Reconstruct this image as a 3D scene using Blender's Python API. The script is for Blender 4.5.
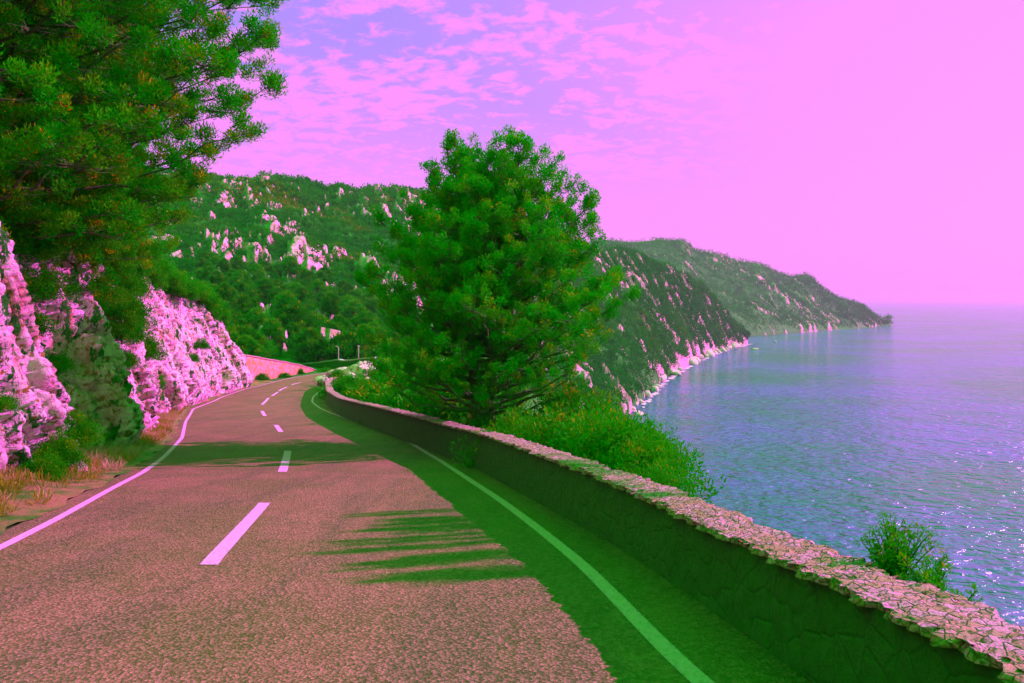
import bpy, math, random
import numpy as np
R = math.radians
for o in list(bpy.data.objects): bpy.data.objects.remove(o)
SC = bpy.context.scene
C = SC.collection
# ------------------------------------------------------------------ camera, sky, sun, exposure
F = 796.0; HY = 300.0; CAMZ = 1.6; SEA = -58.4
cam = bpy.data.cameras.new('camera'); camo = bpy.data.objects.new('camera', cam); C.objects.link(camo)
camo.location = (0, 0, CAMZ); camo.rotation_euler = (R(90), 0, 0)
cam.lens = F / 1024 * 36; cam.sensor_width = 36; cam.shift_y = -(341.5 - HY) / 1024
cam.clip_start = 0.05; cam.clip_end = 60000
SC.camera = camo
SUN_AZ, SUN_EL = R(70), R(27)
SC.view_settings.view_transform = 'Standard'
try: SC.view_settings.look = 'None'
except Exception: pass
SC.view_settings.gamma = 1; SC.view_settings.use_curve_mapping = False
SC.view_settings.exposure = 1.0
SC.cycles.max_bounces = 5; SC.cycles.diffuse_bounces = 3; SC.cycles.glossy_bounces = 2
SC.cycles.transparent_max_bounces = 4; SC.cycles.volume_bounces = 0
sun = bpy.data.lights.new('sun', 'SUN'); suno = bpy.data.objects.new('sun', sun); C.objects.link(suno)
sun.energy = 5.0; sun.angle = R(0.4); sun.color = (1.0, 0.20, 0.92)
suno.rotation_euler = (R(90) - SUN_EL, 0, -SUN_AZ + R(180) - R(180))
# sun lamp shines along its local -Z; local +Z must point at the sun
from mathutils import Vector
sdir = Vector((math.sin(SUN_AZ) * math.cos(SUN_EL), math.cos(SUN_AZ) * math.cos(SUN_EL), math.sin(SUN_EL)))
suno.rotation_euler = sdir.to_track_quat('Z', 'Y').to_euler()

class NT:
    """small node-tree helper"""
    def __init__(s, tree): s.t = tree; s.n = tree.nodes; s.l = tree.links
    def new(s, typ, **kw):
        n = s.n.new(typ)
        for k, v in kw.items(): setattr(n, k, v)
        return n
    def put(s, sock, v):
        if v is None: return
        if isinstance(v, bpy.types.NodeSocket): s.l.new(v, sock)
        elif isinstance(v, (tuple, list)) and sock.type == 'RGBA' and len(v) == 3: sock.default_value = (*v, 1)
        else: sock.default_value = v
    def math(s, op, a, b=None, c=None, clamp=False):
        n = s.new('ShaderNodeMath', operation=op); n.use_clamp = clamp
        for i, v in enumerate((a, b, c)):
            if v is not None: s.put(n.inputs[i], v)
        return n.outputs[0]
    def vmath(s, op, a, b=None, sc=None):
        n = s.new('ShaderNodeVectorMath', operation=op); s.put(n.inputs[0], a)
        if b is not None: s.put(n.inputs[1], b)
        if sc is not None: s.put(n.inputs['Scale'], sc)
        return n.outputs[0]
    def mix(s, f, a, b, mode='MIX'):
        n = s.new('ShaderNodeMix', data_type='RGBA', blend_type=mode)
        s.put(n.inputs[0], f); s.put(n.inputs[6], a); s.put(n.inputs[7], b); return n.outputs[2]
    def ramp(s, v, lo, hi, a=0.0, b=1.0, smooth=True):
        n = s.new('ShaderNodeMapRange'); n.interpolation_type = 'SMOOTHSTEP' if smooth else 'LINEAR'
        s.put(n.inputs[0], v)
        for i, x in zip((1, 2, 3, 4), (lo, hi, a, b)): n.inputs[i].default_value = x
        return n.outputs[0]
    def noise(s, vec, scale, detail=4, rough=.55, dist=0.0, out=0):
        n = s.new('ShaderNodeTexNoise'); s.put(n.inputs['Vector'], vec)
        n.inputs['Scale'].default_value = scale; n.inputs['Detail'].default_value = detail
        n.inputs['Roughness'].default_value = rough; n.inputs['Distortion'].default_value = dist
        return n.outputs[out]
    def voro(s, vec, scale, feature='F1', out=0):
        n = s.new('ShaderNodeTexVoronoi', feature=feature); s.put(n.inputs['Vector'], vec)
        n.inputs['Scale'].default_value = scale; return n.outputs[out]
    def mapping(s, vec, scale=(1,1,1), rot=(0,0,0), loc=(0,0,0)):
        n = s.new('ShaderNodeMapping'); s.put(n.inputs[0], vec)
        n.inputs[1].default_value = loc; n.inputs[2].default_value = rot; n.inputs[3].default_value = scale
        return n.outputs[0]

W = bpy.data.worlds.new('World'); SC.world = W; W.use_nodes = True
w = NT(W.node_tree); w.n.clear()
tc = w.new('ShaderNodeTexCoord').outputs['Generated']
sep = w.new('ShaderNodeSeparateXYZ'); w.l.new(tc, sep.inputs[0])
sx, sy, sz = sep.outputs
sky = w.new('ShaderNodeTexSky'); sky.sky_type = 'NISHITA'; sky.sun_disc = False
sky.sun_elevation = SUN_EL; sky.sun_rotation = SUN_AZ; sky.altitude = 60
sky.air_density = 1; sky.dust_density = 2; sky.ozone_density = 1
nish = w.mix(1.0, sky.outputs[0], (1.0, .36, .75), 'MULTIPLY')
# violet-blue open sky, pink haze towards the horizon and towards the sun side
side = w.math('DIVIDE', sx, w.math('MAXIMUM', sy, .05))
K = 5.0
open_sky = (.46 * K, .305 * K, 1.1 * K)
pink = (1.12 * K, .325 * K, 1.15 * K)
haz = w.ramp(sz, .06, .34, 1, 0)
right = w.ramp(side, -.25, .50, 0, 1)
lift = w.math('MAXIMUM', haz, w.math('MULTIPLY', right, w.ramp(sz, .26, .5, 1, .45)))
# high thin cloud: projected on a layer overhead so that it flattens towards the horizon
zz = w.math('ADD', w.math('MAXIMUM', sz, 0.0), .16)
pl = w.new('ShaderNodeCombineXYZ'); w.put(pl.inputs[0], w.math('DIVIDE', sx, zz)); w.put(pl.inputs[1], w.math('DIVIDE', sy, zz))
plv = w.mapping(pl.outputs[0], rot=(0, 0, R(20)), scale=(1, 1.15, 1), loc=(.7, 0, 0))
n1 = w.noise(plv, 1.1, 3, .5)
n2 = w.noise(plv, 12.0, 7, .66, .3)
cl = w.ramp(w.math('ADD', w.math('MULTIPLY', n1, .55), w.math('MULTIPLY', n2, .6)), .50, .62)
cov = w.math('MAXIMUM', lift, w.math('MULTIPLY', cl, .95))
vis = w.mix(cov, open_sky, pink)
vis = w.mix(.12, vis, nish)
# green fill light added to the unseen sky overhead and behind, tinting the shade
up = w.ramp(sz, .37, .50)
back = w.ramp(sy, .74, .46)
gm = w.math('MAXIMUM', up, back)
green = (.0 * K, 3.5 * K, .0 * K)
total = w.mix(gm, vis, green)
low = w.ramp(sz, -.02, -.10)
total = w.mix(low, total, (.02 * K, .25 * K, .1 * K))
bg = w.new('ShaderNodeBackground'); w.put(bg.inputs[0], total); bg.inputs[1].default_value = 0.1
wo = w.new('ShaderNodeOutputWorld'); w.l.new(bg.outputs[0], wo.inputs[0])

# ------------------------------------------------------------------ numpy noise
rng = np.random.default_rng(7)
_P = rng.random((64, 64, 64)).astype(np.float32)
def vnoise(x, y, z):
    xi = np.floor(x).astype(int); yi = np.floor(y).astype(int); zi = np.floor(z).astype(int)
    fx = x - xi; fy = y - yi; fz = z - zi
    fx = fx*fx*(3-2*fx); fy = fy*fy*(3-2*fy); fz = fz*fz*(3-2*fz)
    g = lambda a, b, c: _P[(xi+a) & 63, (yi+b) & 63, (zi+c) & 63]
    c00 = g(0,0,0)*(1-fx)+g(1,0,0)*fx; c10 = g(0,1,0)*(1-fx)+g(1,1,0)*fx
    c01 = g(0,0,1)*(1-fx)+g(1,0,1)*fx; c11 = g(0,1,1)*(1-fx)+g(1,1,1)*fx
    return (c00*(1-fy)+c10*fy)*(1-fz)+(c01*(1-fy)+c11*fy)*fz
def fbm(x, y, z=0.0, oct=5, rough=.5, ridge=False):
    x = np.asarray(x, float); y = np.asarray(y, float) + 0*x; z = np.asarray(z, float) + 0*x
    s = 0; a = 1; t = 0
    for k in range(oct):
        n = vnoise(x+17.3*k, y+5.1*k, z+9.7*k)*2-1
        if ridge: n = 1-2*np.abs(n)
        s = s + a*n; t += a; a *= rough; x = x*2.03; y = y*2.03; z = z*2.03
    return s/t
def cells(u, v, seed=0):
    """2-D voronoi: F1, F2, random value of the nearest cell"""
    ui = np.floor(u).astype(int); vi = np.floor(v).astype(int)
    f1 = np.full(u.shape, 9.); f2 = f1.copy(); idv = np.zeros(u.shape)
    for a in (-1,0,1):
        for b in (-1,0,1):
            p = ui+a; q = vi+b
            jx = _P[p & 63, q & 63, (seed) & 63]; jy = _P[p & 63, q & 63, (seed+7) & 63]; r = _P[p & 63, q & 63, (seed+13) & 63]
            d = np.hypot(p+jx-u, q+jy-v)
            near = d < f1
            f2 = np.where(near, f1, np.minimum(f2, d)); idv = np.where(near, r, idv); f1 = np.where(near, d, f1)
    return f1, f2, idv

# ------------------------------------------------------------------ mesh helpers
def tag(o, label=None, cat=None, group=None, kind=None):
    if label: o['label'] = label
    if cat: o['category'] = cat
    if group: o['group'] = group
    if kind: o['kind'] = kind
    return o
def mesh_data(name, V, Fc, mat, smooth=False, attr=None):
    V = np.asarray(V, np.float32); me = bpy.data.meshes.new(name)
    if isinstance(Fc, np.ndarray): lst = [Fc]
    else: lst = [np.asarray(f) for f in Fc if len(f)]
    me.vertices.add(len(V)); me.vertices.foreach_set('co', V.ravel())
    tot = sum(f.size for f in lst); nf = sum(len(f) for f in lst)
    me.loops.add(tot); me.polygons.add(nf)
    me.loops.foreach_set('vertex_index', np.concatenate([f.ravel() for f in lst]).astype(np.int32))
    st = []; k = 0
    for f in lst:
        st.append(np.arange(len(f))*f.shape[1]+k); k += f.size
    me.polygons.foreach_set('loop_start', np.concatenate(st).astype(np.int32))
    me.update(calc_edges=True)
    if smooth: me.polygons.foreach_set('use_smooth', np.ones(nf, bool))
    if attr is not None:
        a = me.attributes.new('tone', 'FLOAT', 'POINT'); a.data.foreach_set('value', np.asarray(attr, np.float32))
    me.materials.append(mat); me.validate()
    return me
def mk(name, V, Fc, mat, parent=None, smooth=False, attr=None):
    o = bpy.data.objects.new(name, mesh_data(name, V, Fc, mat, smooth, attr)); C.objects.link(o)
    if parent: o.parent = parent
    return o
def empty(name, loc=(0,0,0), rz=0):
    o = bpy.data.objects.new(name, None); C.objects.link(o); o.location = loc; o.rotation_euler = (0,0,rz)
    o.empty_display_size = .2; return o
def grid_faces(nu, nv):
    i = np.arange(nu-1)[:,None]*nv+np.arange(nv-1)[None,:]
    i = i.ravel(); return np.stack([i, i+nv, i+nv+1, i+1], 1)
class MB:
    """collects verts and faces (quads / tris) with a tone per vertex"""
    def __init__(s): s.V=[]; s.Q=[]; s.T=[]; s.A=[]; s.n=0
    def add(s, V, Q=None, T=None, tone=0.5):
        V = np.asarray(V, float)
        if Q is not None and len(Q): s.Q.append(np.asarray(Q)+s.n)
        if T is not None and len(T): s.T.append(np.asarray(T)+s.n)
        s.V.append(V); s.A.append(np.broadcast_to(tone, (len(V),))); s.n += len(V)
    def tube(s, pts, rad, k=6, tone=.5, cap=True):
        pts = np.asarray(pts, float); n = len(pts); rad = np.broadcast_to(rad, (n,))
        d = np.gradient(pts, axis=0); d /= np.linalg.norm(d, axis=1)[:,None]+1e-9
        ref = np.where(np.abs(d[:,2:3]) > .9, [[1.,0,0]], [[0,0,1.]])
        a = np.cross(d, ref); a /= np.linalg.norm(a, axis=1)[:,None]+1e-9; b = np.cross(d, a)
        th = np.arange(k)*2*math.pi/k
        V = pts[:,None,:]+rad[:,None,None]*(a[:,None,:]*np.cos(th)[None,:,None]+b[:,None,:]*np.sin(th)[None,:,None])
        i = np.arange(n-1)[:,None]*k; j = np.arange(k)[None,:]; j2 = (j+1) % k
        Q = np.stack([i+j, i+j2, i+k+j2, i+k+j], -1).reshape(-1,4)
        V = V.reshape(-1,3); T = None
        if cap:
            V = np.vstack([V, pts[-1] + d[-1]*rad[-1]*.5]); jj = np.arange(k); base = (n-1)*k
            T = np.stack([base+jj, base+(jj+1) % k, np.full(k, n*k)], 1)
        s.add(V, Q, T, tone)
    def box(s, c, size, rz=0, tone=.5):
        x,y,z = [q/2 for q in size]
        V = np.array([[a*x,b*y,c_*z] for a in(-1,1) for b in(-1,1) for c_ in(-1,1)], float)
        cs, sn = math.cos(rz), math.sin(rz); V = np.stack([V[:,0]*cs-V[:,1]*sn, V[:,0]*sn+V[:,1]*cs, V[:,2]],1)+np.asarray(c)
        s.add(V, [[0,1,3,2],[4,6,7,5],[0,4,5,1],[2,3,7,6],[0,2,6,4],[1,5,7,3]], tone=tone)
    def data(s, name, mat, smooth=False):
        return mesh_data(name, np.vstack(s.V), [f for f in (np.vstack(s.Q) if s.Q else np.zeros((0,4),int), np.vstack(s.T) if s.T else np.zeros((0,3),int))], mat, smooth, np.concatenate(s.A))
    def build(s, name, mat, parent=None, smooth=False):
        o = bpy.data.objects.new(name, s.data(name, mat, smooth)); C.objects.link(o)
        if parent: o.parent = parent
        return o

# ------------------------------------------------------------------ materials
def material(name):
    m = bpy.data.materials.new(name); m.use_nodes = True; t = NT(m.node_tree)
    p = t.n['Principled BSDF']; p.inputs['Roughness'].default_value = .85
    p.inputs['Specular IOR Level'].default_value = .25
    return m, t, p
def bump(t, p, h, strength, dist):
    b = t.new('ShaderNodeBump'); b.inputs['Strength'].default_value = strength; b.inputs['Distance'].default_value = dist
    t.put(b.inputs['Height'], h); t.l.new(b.outputs[0], p.inputs['Normal'])
def pos(t): return t.new('ShaderNodeNewGeometry').outputs['Position']
def m_asphalt(name='asphalt', mul=1.0):
    m, t, p = material(name); P = pos(t)
    a = t.noise(P, .55, 6, .62); b = t.noise(t.mapping(P, (1, .07, 1), (0, 0, R(14))), 1.3, 5, .65)
    col = t.mix(t.ramp(a, .38, .62), (.24*mul, .056*mul, .068*mul), (.44*mul, .064*mul, .14*mul))
    col = t.mix(t.math('MULTIPLY', t.ramp(b, .44, .62), .8), col, (.19*mul, .038*mul, .08*mul))
    v = t.voro(P, 42, out=1); vs = t.new('ShaderNodeSeparateColor'); t.l.new(v, vs.inputs[0])
    g1 = t.ramp(vs.outputs[0], .25, 1, 0, 1, False)
    near = t.mix(g1, (.02, .032, .01), (.74, .13, .30))
    col = t.mix(.42, col, near)
    f = t.noise(P, 110, 3, .7)
    col = t.mix(t.ramp(f, .36, .60), t.mix(.62, col, (.02, .035, .012)), col)
    t.put(p.inputs['Base Color'], col); p.inputs['Roughness'].default_value = .9; p.inputs['Specular IOR Level'].default_value = .1
    h = t.math('ADD', t.voro(P, 42), t.math('MULTIPLY', f, .6))
    bump(t, p, h, .8, .02); return m
def m_paint():
    m, t, p = material('road_paint'); P = pos(t)
    wear = t.ramp(t.noise(P, 28, 5, .7), .38, .50, 1, 0); sp = t.math('MULTIPLY', t.ramp(t.voro(P, 30), .20, .28, 1, 0), t.ramp(t.noise(P, 5, 4, .6), .42, .55))
    wear = t.math('MULTIPLY', wear, .55)
    q = t.math('MAXIMUM', wear, t.math('MULTIPLY', sp, .8))
    t.put(p.inputs['Base Color'], t.mix(q, (.87, .13, .84), (.12, .05, .08)))
    bump(t, p, t.voro(P, 75), .4, .01); return m
def m_rock(name='rock', bright=1.0, sc=1.0):
    m, t, p = material(name); P = pos(t)
    P2 = t.mapping(P, (1, 1, .38), (R(0), R(24), 0))
    a = t.noise(P2, 1.3*sc, 9, .68, .4); b = t.noise(P, 5.5*sc, 8, .7); c = t.noise(P2, .5*sc, 4, .6)
    col = t.mix(t.ramp(a, .33, .52), (.66*bright, .13, .26*bright), (.94*bright, .29, .76*bright))
    col = t.mix(t.math('MULTIPLY', t.ramp(c, .56, .68), .8), col, (.70, .11, .20))
    col = t.mix(t.ramp(b, .47, .40), col, (.30, .075, .02))
    e_ = t.noise(P2, 2.6*sc, 6, .7); col = t.mix(t.ramp(e_, .47, .42), col, (.012, .09, .006))
    t.put(p.inputs['Base Color'], col)
    h = t.math('ADD', t.math('MULTIPLY', a, 1.0), t.math('MULTIPLY', b, .7))
    bump(t, p, h, 1.0, .30/sc); return m
def m_leaf(name, dark, light, tip, rim=.35):
    m, t, p = material(name)
    at = t.new('ShaderNodeAttribute'); at.attribute_name = 'tone'
    v = at.outputs['Fac']
    col = t.mix(t.ramp(v, .1, .7), dark, light)
    col = t.mix(t.ramp(v, .80, .98), col, tip)  # tip colour paints sunlit highlights onto the brightest-toned foliage
    t.put(p.inputs['Base Color'], col); p.inputs['Roughness'].default_value = .6
    p.inputs['Specular IOR Level'].default_value = .03
    tr = t.new('ShaderNodeBsdfTranslucent'); t.put(tr.inputs[0], col)
    mx = t.new('ShaderNodeMixShader'); mx.inputs[0].default_value = rim
    t.l.new(p.outputs[0], mx.inputs[1]); t.l.new(tr.outputs[0], mx.inputs[2])
    t.l.new(mx.outputs[0], t.n['Material Output'].inputs[0]); return m
def m_bark():
    m, t, p = material('bark'); P = pos(t); a = t.noise(t.mapping(P, (6, 6, 1.2)), 3, 6, .7)
    t.put(p.inputs['Base Color'], t.mix(t.ramp(a, .35, .65), (.01, .06, .005), (.13, .07, .06)))
    bump(t, p, a, .8, .04); return m
def m_ground(name, kind):
    m, t, p = material(name); P = pos(t)
    a = t.noise(P, .9, 8, .65); b = t.noise(P, 9, 7, .7)
    if kind == 'verge': cols = ((.05, .07, .01), (.36, .065, .09), (.42, .09, .35))
    else: cols = ((.004, .055, .002), (.03, .06, .004), (.20, .08, .14))
    col = t.mix(t.ramp(a, .40, .60), cols[0], cols[1]); col = t.mix(t.ramp(b, .60, .72), col, cols[2])
    t.put(p.inputs['Base Color'], col); bump(t, p, b, .8, .08); return m
def m_hill(name, sc, rockamt, teal=0.0):
    m, t, p = material(name); P = pos(t)
    b = t.noise(P, sc*4.5, 6, .7); b2 = t.noise(t.mapping(P, (1, 1, .4), (0, R(15), 0)), sc*3.2, 5, .7)
    at = t.new('ShaderNodeAttribute'); at.attribute_name = 'tone'
    veg = t.mix(t.ramp(b, .35, .65), (.001, .07*(1-teal), .001), (.02, .08*(1-teal), .002))
    mask = t.ramp(t.math('ADD', at.outputs['Fac'], t.math('MULTIPLY', t.math('SUBTRACT', b2, .5), 1.3)), .5, .62)
    rock = t.mix(t.ramp(b, .40, .62), (.40, .08, .16), (.85, .14, .70))
    t.put(p.inputs['Base Color'], t.mix(mask, veg, rock))
    bump(t, p, b2, 1.0, .6/sc*.12); return m
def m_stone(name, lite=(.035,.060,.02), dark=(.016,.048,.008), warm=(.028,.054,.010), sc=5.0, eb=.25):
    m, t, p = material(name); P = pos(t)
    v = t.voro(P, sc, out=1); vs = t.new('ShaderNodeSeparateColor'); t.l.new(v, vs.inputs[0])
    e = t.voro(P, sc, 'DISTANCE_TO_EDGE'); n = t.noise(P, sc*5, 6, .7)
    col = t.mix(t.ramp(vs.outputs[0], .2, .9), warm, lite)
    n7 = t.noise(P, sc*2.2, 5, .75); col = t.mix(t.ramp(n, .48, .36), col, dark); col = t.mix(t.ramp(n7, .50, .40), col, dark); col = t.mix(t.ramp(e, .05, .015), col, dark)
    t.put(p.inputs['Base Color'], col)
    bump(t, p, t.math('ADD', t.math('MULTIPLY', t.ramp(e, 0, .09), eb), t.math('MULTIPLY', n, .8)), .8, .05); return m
def m_sea():
    m, t, p = material('sea_water'); P = pos(t)
    a = t.noise(t.mapping(P, (.62, 1, 1), (0, 0, R(-12))), .34, 3, .5, .3); b = t.noise(P, .045, 4, .6); c = t.noise(t.mapping(P, (.6, 1, 1), (0, 0, R(15))), 1.6, 4, .6)
    d = t.noise(P, .006, 4, .6)
    t.put(p.inputs['Base Color'], t.mix(t.ramp(d, .35, .65), (.002, .060, .19), (.09, .045, .58)))
    p.inputs['Roughness'].default_value = .13; p.inputs['IOR'].default_value = 1.27; p.inputs['Specular IOR Level'].default_value = .5
    h = t.math('ADD', t.math('MULTIPLY', a, 1.0), t.math('ADD', t.math('MULTIPLY', b, 1.6), t.math('MULTIPLY', c, .10)))
    bump(t, p, h, 1.0, 2.7); return m
def m_plain(name, col, rough=.7):
    m, t, p = material(name); P = pos(t); n = t.noise(P, 6, 5, .6)
    t.put(p.inputs['Base Color'], t.mix(t.ramp(n, .3, .7), tuple(c*.7 for c in col), col)); p.inputs['Roughness'].default_value = rough; return m
M = dict(asphalt=m_asphalt(), paint=m_paint(), rock=m_rock(), bark=m_bark(),
    verge=m_ground('verge_soil', 'verge'), slope=m_ground('slope_soil', 'slope'),
    hill=m_hill('hill_scrub', .11, .02), head=m_hill('headland_scrub', .035, -.005, .1),
    stone=m_stone('wall_stone'), coping=m_stone('coping_stone', (.85,.14,.66), (.13,.06,.04), (.62,.12,.26), 15, .8),  # wall_stone is darkened to carry the shade on the wall faces
    farstone=m_stone('orange_stone', (.85,.13,.42), (.42,.09,.06), (.62,.10,.12), 2.2),
    sea=m_sea(),
    pine=m_leaf('pine_needles', (.001, .21, .0005), (.05, .225, .001), (.50, .19, .001)),
    bigpine=m_leaf('old_pine_needles', (.002, .22, .0005), (.075, .21, .001), (.55, .18, .002)),
    bush=m_leaf('bush_leaves', (.002, .15, .0005), (.045, .17, .001), (.34, .15, .002)),
    hillpine=m_leaf('hill_pine_needles', (.001, .11, .0005), (.035, .13, .001), (.30, .13, .001)),
    scrubleaf=m_leaf('scrub_leaves', (.001, .095, .0005), (.022, .115, .001), (.26, .11, .002)),
    farleaf=m_leaf('far_scrub_leaves', (.001, .085, .0005), (.012, .11, .001), (.05, .10, .002)),
    dry=m_leaf('dry_grass', (.05, .11, .004), (.30, .13, .02), (.60, .18, .25)),
    metal=m_plain('galvanised_post', (.75, .21, .72), .5), foam=m_plain('sea_foam', (.85, .25, .85)))

# ------------------------------------------------------------------ road alignment, read off the ground
GY = np.array([-40, 0, 20, 32, 44, 57, 65, 72, 80, 100, 130, 200.])
GZ = np.array([4.0, 0, -2.4, -3.55, -4.65, -5.63, -6.08, -6.45, -6.84, -7.4, -7.6, -7.6])
_yy = np.linspace(-40, 200, 2401); _gg = np.interp(_yy, GY, GZ)
_k = np.hanning(61); _k /= _k.sum(); _gs = np.convolve(np.pad(_gg, 30, mode='edge'), _k, 'valid')
_gs[:420] = _gg[:420]
def g(Y): return np.interp(Y, _yy, _gs)
def unproj(px, py, h=0.0):
    Ys = np.linspace(1.5, 160, 16000); y = HY + F*(CAMZ-(g(Ys)+h))/Ys
    i = np.argmin(np.abs(y-py)); Y = Ys[i]; return ((px-512)/F*Y, Y)
def line(pxs, extra0=None, extra1=None, h=0.0):
    P = [unproj(a, b, h(b) if callable(h) else h) for a, b in pxs]; P = (extra0 or [])+P+(extra1 or [])
    P = np.array(P); o = np.argsort(P[:,1]); P = P[o]
    Y = np.linspace(-30, 140, 3401); X = np.interp(Y, P[:,1], P[:,0])
    k = np.hanning(41); k /= k.sum(); X2 = np.convolve(np.pad(X, 20, mode='edge'), k, 'valid')
    k = np.hanning(81); k /= k.sum(); X3 = np.convolve(np.pad(X, 40, mode='edge'), k, 'valid')
    wgt = np.clip((Y-20)/20, 0, 1); X = X2*(1-wgt)+X3*wgt
    return lambda q: np.interp(q, Y, X)
XL = line([(0,548),(58,518.5),(111,489),(142,473),(166,455),(182,438),(185.5,422),(193,409),(222,397),(245,389),(273.5,382)],
          [(-2.2,-30),(-3.6,0),(-4.5,4.5)], [(-24.5,90),(-22.0,101),(-18.5,110),(-10,118),(0,125)])
XC = line([(131,683),(208,565),(265,503),(282.5,472),(288,451),(286,441),(281,432),(276,425),(265,416),(262,411),(262,404.6),(268.5,398),(275,394),(282,389),(294,384)],
          [(2.5,-30),(-1.1,0)], [(-21.6,88),(-20.0,97),(-14,106),(-5,112)])
XR = line([(700,683),(655,639),(620,602),(583,565),(540,530),(500,500),(440,460.5),(409,442),(379,428),(349.5,419.5),(319.5,408),(312,402),(313,397)],
          [(5.5,-30),(2.0,0)], [(-17.2,72),(-18.0,80),(-17.0,88),(-12,94),(-4,98),(6,101)])
XW = line([(1022,675),(881,606),(781,559),(680,510),(608,476),(540,450),(473,427),(429,418),(340,398),(326,390)],
          [(4.8,-30),(2.05,0)], [(-16.0,68),(-17.0,74),(-17.0,84),(-11,90),(-3,94)], h=lambda y: float(np.interp(y, [390, 427, 450, 476, 510, 559], [.95, .90, .80, .72, .66, .62])))
def WH(Y): return np.interp(Y, [6, 9.5, 14, 24, 30], [.62, .70, .78, .88, .93])
def ystep(a, b, near, far, full=60):
    ys = [a]
    while ys[-1] < b: ys.append(ys[-1]+near+(far-near)*min(1, max(0, ys[-1])/full))
    ys[-1] = b; return np.array(ys)

# ------------------------------------------------------------------ near terrain (one sheet under everything)
def verge_w(Y): return np.interp(Y, [-10, 8, 13, 18, 22, 40, 75, 90], [2.6, 2.2, 2.0, 1.7, 1.2, 1.0, .7, 4])
def near_z(X, Y):
    gz = g(Y); dl = XL(Y)-verge_w(Y)-X; dr = X-(XW(Y)+.50)
    z = gz-.03+0*X
    n = fbm(X*.35, Y*.35, 3, 4)
    up = np.where(dl > 0, np.interp(dl, [0, .6, 2.6, 8, 30, 90], [0, .4, 2.4, 5.5, 17, 40])+n*np.minimum(dl, 6)*.25, 0)
    dn = np.where(dr > 0, -.25-np.interp(dr, [0, 1.5, 12, 60, 100], [0, 1.3, 11, 62, 80])+n*np.minimum(dr, 8)*.22, 0)
    return z+np.where(Y > 86, up*np.clip((97-Y)/11, 0, 1), up)+dn
Ys = ystep(-30, 128, .5, 1.6); off = np.concatenate([np.linspace(-95, -25, 18), np.linspace(-24, 20, 89), np.linspace(22, 110, 34)])
YY, OO = np.meshgrid(Ys, off, indexing='ij'); XX = XC(YY)+OO
ZZ = near_z(XX, YY)
o = mk('terrain', np.stack([XX, YY, ZZ], -1).reshape(-1,3), grid_faces(*XX.shape)[:, ::-1], M['slope'], smooth=True)
tag(o, kind='structure')

def ribbon(xa, xb, ya, yb, lift, name, mat, n=2, near=.25, far=.7, crown=0.0):
    ys = ystep(ya, yb, near, far); t = np.linspace(0, 1, n)
    A = xa(ys)[:,None]; B = xb(ys)[:,None]; X = A*(1-t)+B*t; Y = ys[:,None]+0*X
    Z = g(Y)+lift
    return mk(name, np.stack([X,Y,Z],-1).reshape(-1,3), grid_faces(*X.shape)[:, ::-1], mat, smooth=True)
tag(ribbon(lambda y: XL(y)-.35, lambda y: XW(y)+.02, -30, 112, .0, 'road', M['asphalt'], 24), kind='structure')
vg = ribbon(lambda y: XL(y)-verge_w(y)-.8, lambda y: XL(y)-.30-.07*np.sin(y*2.1)-.05*np.sin(y*5.3), -30, 84, .006, 'verge', M['verge'], 10)
co = np.empty(len(vg.data.vertices)*3, np.float32); vg.data.vertices.foreach_get('co', co); co = co.reshape(-1,3)
t_ = (XL(co[:,1])-.3-co[:,0]); co[:,2] += np.clip(t_, 0, 3)*(.08+.12*fbm(co[:,0]*2, co[:,1]*2, 1, 4)); vg.data.vertices.foreach_set('co', co.ravel()); tag(vg, kind='structure')
# painted lines
def mline(name, xf, ya, yb, wd, label):
    ys = ystep(ya, yb, .12, .5); dx = np.gradient(xf(ys), ys); wx = wd/2*np.sqrt(1+dx**2)
    X = np.stack([xf(ys)-wx, xf(ys)+wx], 1); Y = np.stack([ys, ys], 1)
    o = mk(name, np.stack([X,Y,g(Y)+.005],-1).reshape(-1,3), grid_faces(len(ys),2)[:, ::-1], M['paint'])
    tag(o, kind='structure'); return o
mline('edge_line', XL, -20, 108, .12, ''); mline('edge_line', lambda y: XR(y), -20, 92, .13, '')
def pY(y): return unproj(300, y)[1]
dash = [(565,503),(472,451),(432,425),(416,411),(404.6,398),(396,392),(391,387),(385,382.5)]
dash = [(pY(a), pY(b)) for a, b in dash] + [(-4.5,-1.5)]
for a, b in dash: mline('lane_dash', XC, a, b, .17 if a < 15 else .19, '')

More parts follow.
